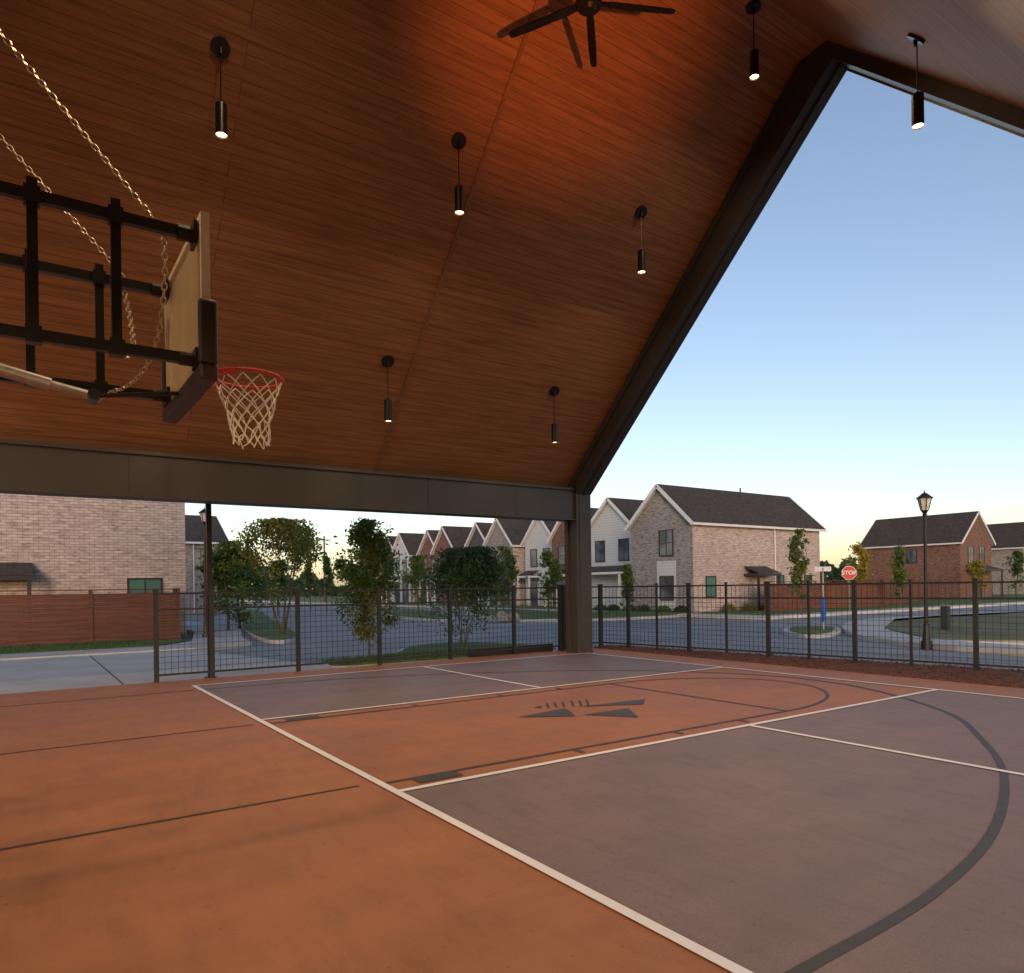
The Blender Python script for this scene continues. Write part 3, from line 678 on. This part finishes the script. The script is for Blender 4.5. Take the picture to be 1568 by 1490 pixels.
# ---------------------------------------------------------------- trees
def tree(name,x,y,H,W_,base=-.03,leaf='leafg',leaf2='leafm',n=3500,ls=.07,trunk_h=.3,trunks=1,tr=.05,shape='round',seed=1,dens=1.0):
    R=random.Random(seed); e=empty(name); s=MB(); tips=[]
    def limb(p,dirv,L,r0,depth):
        q=p; dd=dirv.normalized(); k=4
        for i in range(k):
            nd=(dd+Vector((R.uniform(-.18,.18),R.uniform(-.18,.18),R.uniform(-.02,.14)))).normalized(); q2=q+nd*L/k
            ra=r0*(1-.6*i/k); rb=r0*(1-.6*(i+1)/k); s.cyl(q,q2,ra,rb,'bark',7,caps=False)
            if depth>0 and i>=(0 if shape=='oval' else 1):
                for _ in range(2 if depth>1 else 1):
                    t=R.uniform(0,6.28); br=(nd*.55+Vector((math.cos(t),math.sin(t),.25))*.75*(W_/H*1.3)).normalized()
                    limb(q2,br,L*R.uniform(.42,.62)*min(1,W_/H*1.4),rb*.6,depth-1)
            q=q2; dd=nd
            if depth<=1: tips.append(q.copy())
        tips.append(q.copy())
    for k in range(trunks):
        t=6.28*k/max(trunks,1)+.5; lean=Vector((math.cos(t)*.28*(trunks>1),math.sin(t)*.28*(trunks>1),1))
        st=Vector((x+math.cos(t)*.05*(trunks>1),y+math.sin(t)*.05*(trunks>1),base)); s.cyl(st-Vector((0,0,.1)),st+lean*H*trunk_h,tr,tr*.75,'bark',9,caps=False)
        limb(st+lean*H*trunk_h,lean,H*(1-trunk_h)*.72,tr*.75,2)
    s.build('trunk',e)
    zc=base+H*(trunk_h+ (1-trunk_h)/2); hz=H*(1-trunk_h)/2; clumps=[]
    def lim_(f):
        f=min(max(f,.03),.97)
        if shape=='oval': return W_/2*max(.12,math.sin(math.pi*min(1,max(.06,(f**.75))))**.75)
        return W_/2*(math.sin(math.pi*max(f,.08))**.6 if shape=='round' else max(.14,(1-f)**.8*1.05)*min(1,.5+f*3))
    for p in tips:
        if p.z<base+H*trunk_h*.9: continue
        if shape=='oval' and R.random()<.45: continue
        f=(p.z-(zc-hz))/(2*hz); lim=lim_(f)
        v=Vector((p.x-x,p.y-y,0))
        if v.length>lim: v=v*(lim/v.length); 
        clumps.append(Vector((x+v.x,y+v.y,min(p.z,base+H))))
    for _ in range(int(26*dens)):
        f=R.random()**(1.0 if shape=='oval' else .8); t=R.uniform(0,6.28); lim=lim_(f)
        rr=lim*R.uniform(.3,1.0); clumps.append(Vector((x+math.cos(t)*rr,y+math.sin(t)*rr,zc-hz+2*hz*f)))
    nc=len(clumps); cl=np.array([tuple(c_) for c_ in clumps]); rg=np.random.default_rng(seed)
    idx=rg.integers(0,nc,n); sig=W_*.075*rg.uniform(.5,1.35,nc)[idx]
    C=cl[idx]+rg.normal(0,1,(n,3))*np.stack([sig,sig,sig*.8],1)
    over=C[:,2]>base+H*1.0; C[over,2]=base+H*(1.0-rg.uniform(0,.25,over.sum()))
    A=rg.normal(0,1,(n,3)); A/=np.linalg.norm(A,axis=1,keepdims=True); B=np.cross(A,rg.normal(0,1,(n,3))); B/=np.linalg.norm(B,axis=1,keepdims=True)
    sz=ls*rg.uniform(.6,1.3,(n,1)); A*=sz; B*=sz*.5
    V=np.stack([C-A,C+B,C+A,C-B],1).reshape(-1,3); Fc=np.arange(n*4).reshape(-1,4)
    me=bpy.data.meshes.new('foliage'); me.from_pydata(V.tolist(),[],Fc.tolist()); me.materials.append(M[leaf]); me.materials.append(M[leaf2])
    tone=rg.random(nc)[idx]; me.polygons.foreach_set('material_index',(tone>.6).astype(int).tolist()); me.update()
    o=bpy.data.objects.new('foliage',me); sc.collection.objects.link(o); o.parent=e
tree('young_tree',4.15,2.3,3.2,1.55,n=8500,ls=.048,trunk_h=.17,tr=.03,seed=8,leaf='leafg',leaf2='leafm',shape='oval',dens=4.5)
tree('ornamental_tree',8.0,4.6,2.75,2.7,n=12500,ls=.05,trunk_h=.08,trunks=4,tr=.022,seed=5,leaf='leafd',leaf2='leafg',dens=3)
tree('oak_tree',5.6,13.6,4.2,2.9,n=5600,ls=.075,trunk_h=.3,trunks=3,tr=.05,seed=11,leaf='leafm',leaf2='leafy')
tree('shade_tree',4.6,17.5,3.6,2.1,n=5200,ls=.08,trunk_h=.12,tr=.07,seed=12,leaf='leafg',leaf2='leafm',dens=2)
tree('shade_tree',5.9,21,3.4,2.8,n=5200,ls=.09,trunk_h=.1,tr=.07,seed=14,leaf='leafg',leaf2='leafm',dens=2)
def at(u,t): k=(u-784)/F; return (CAM.x+t*(d.x+r.x*k),CAM.y+t*(d.y+r.y*k))
for (u,t,H,Wd,l1,l2,sd,shp) in ((1226,36,4.3,1.35,'leafg','leafm',21,'oval'),(1313,48,4.3,1.8,'leafy','leafy',22,'oval'),(1378,46,3.9,1.4,'leafg','leafm',23,'oval'),
   (500,55,4.2,1.5,'leafg','leafd',24,'cone'),(475,60,4.0,1.4,'leafg','leafd',25,'cone'),(770,42,4.0,1.7,'leafg','leafm',26,'oval'),(735,48,4.4,1.9,'leafg','leafd',27,'round'),(640,44,3.6,1.9,'leafg','leafm',28,'round'),(840,40,3.6,1.5,'leafg','leafm',29,'oval'),
   (1555,60,4.0,1.6,'leafg','leafd',30,'round'),(690,55,4.4,2.2,'leafd','leafg',31,'round'),(590,70,5,3.2,'leafd','leafg',32,'round'),(1500,56,3.2,1.3,'leafy','leafm',33,'round'),(960,34,2.6,.9,'leafg','leafm',34,'cone'),(425,48,3.6,2.2,'leafg','leafd',35,'round'),(540,62,3.8,2.4,'leafd','leafg',36,'round')):
    x_,y_=at(u,t); tree('street_tree',x_,y_,H,Wd,n=2600,ls=.085,trunk_h=.18,tr=.05,seed=sd,leaf=l1,leaf2=l2,shape=shp,dens=1.8)
n=26000
u_=rng.uniform(-200,1900,n); t_=rng.uniform(170,260,n); k_=(u_-784)/F
X=CAM.x+t_*(d.x+r.x*k_); Y=CAM.y+t_*(d.y+r.y*k_); hh=5.2+2.2*np.sin(u_*.021)+1.6*np.sin(u_*.067+1)+1.0*np.sin(u_*.19)
Z=rng.uniform(0,1,n)**.7*np.maximum(hh,2)
C=np.stack([X,Y,Z],1); A=rng.normal(0,1,(n,3)); A/=np.linalg.norm(A,axis=1,keepdims=True); B=np.cross(A,rng.normal(0,1,(n,3))); B/=np.linalg.norm(B,axis=1,keepdims=True); A*=.8;B*=.6
V=np.stack([C-A,C+B,C+A,C-B],1).reshape(-1,3); me=bpy.data.meshes.new('distant_trees'); me.from_pydata(V.tolist(),[],np.arange(n*4).reshape(-1,4).tolist()); me.materials.append(M['leafd']); o=bpy.data.objects.new('distant_trees',me); sc.collection.objects.link(o)
def shrub(x,y,R_,seed,l='leafg'):
    rg=np.random.default_rng(seed); n=500; C=rg.normal(0,1,(n,3)); C/=np.linalg.norm(C,axis=1,keepdims=True); C*=rg.uniform(.5,1,(n,1))*R_; C[:,2]=np.abs(C[:,2])*.9; C+=np.array([x,y,0])
    A=rg.normal(0,1,(n,3)); A/=np.linalg.norm(A,axis=1,keepdims=True); B=np.cross(A,rg.normal(0,1,(n,3))); B/=np.linalg.norm(B,axis=1,keepdims=True); A*=.06;B*=.035
    V=np.stack([C-A,C+B,C+A,C-B],1).reshape(-1,3); me=bpy.data.meshes.new('shrub'); me.from_pydata(V.tolist(),[],np.arange(n*4).reshape(-1,4).tolist()); me.materials.append(M[l]); o=bpy.data.objects.new('shrub',me); sc.collection.objects.link(o)
for i in range(8): shrub(28.9+random.uniform(-.2,.2),15.5+i*1.4,.45,100+i,'leafg' if i%2 else 'leafd')
for i in range(5): shrub(31.5+i*1.8,14.2,.5,120+i,'leafm')

# ---------------------------------------------------------------- sky and light
w_=bpy.data.worlds.new("World"); sc.world=w_; w_.use_nodes=True; nt=w_.node_tree; bg=nt.nodes['Background']
sky=nt.nodes.new('ShaderNodeTexSky'); sky.sky_type='NISHITA'; sky.sun_disc=False
SE=math.radians(11); SR=math.radians(215)
sky.sun_elevation=SE; sky.sun_rotation=SR; sky.altitude=100; sky.air_density=1.0; sky.dust_density=1.3; sky.ozone_density=1.4
tint=nt.nodes.new('ShaderNodeVectorMath'); tint.operation='MULTIPLY'; tint.inputs[1].default_value=(1.70,1.52,1.52)
nt.links.new(sky.outputs[0],tint.inputs[0]); nt.links.new(tint.outputs[0],bg.inputs[0]); bg.inputs[1].default_value=.15
sl=bpy.data.lights.new('sun','SUN'); sl.energy=.8; sl.angle=math.radians(15); sl.color=(1,.80,.66)
so=bpy.data.objects.new('sun',sl); sc.collection.objects.link(so)
dirv=Vector((math.sin(SR)*math.cos(SE),math.cos(SR)*math.cos(SE),math.sin(SE)))
so.rotation_euler=dirv.to_track_quat('Z','Y').to_euler()
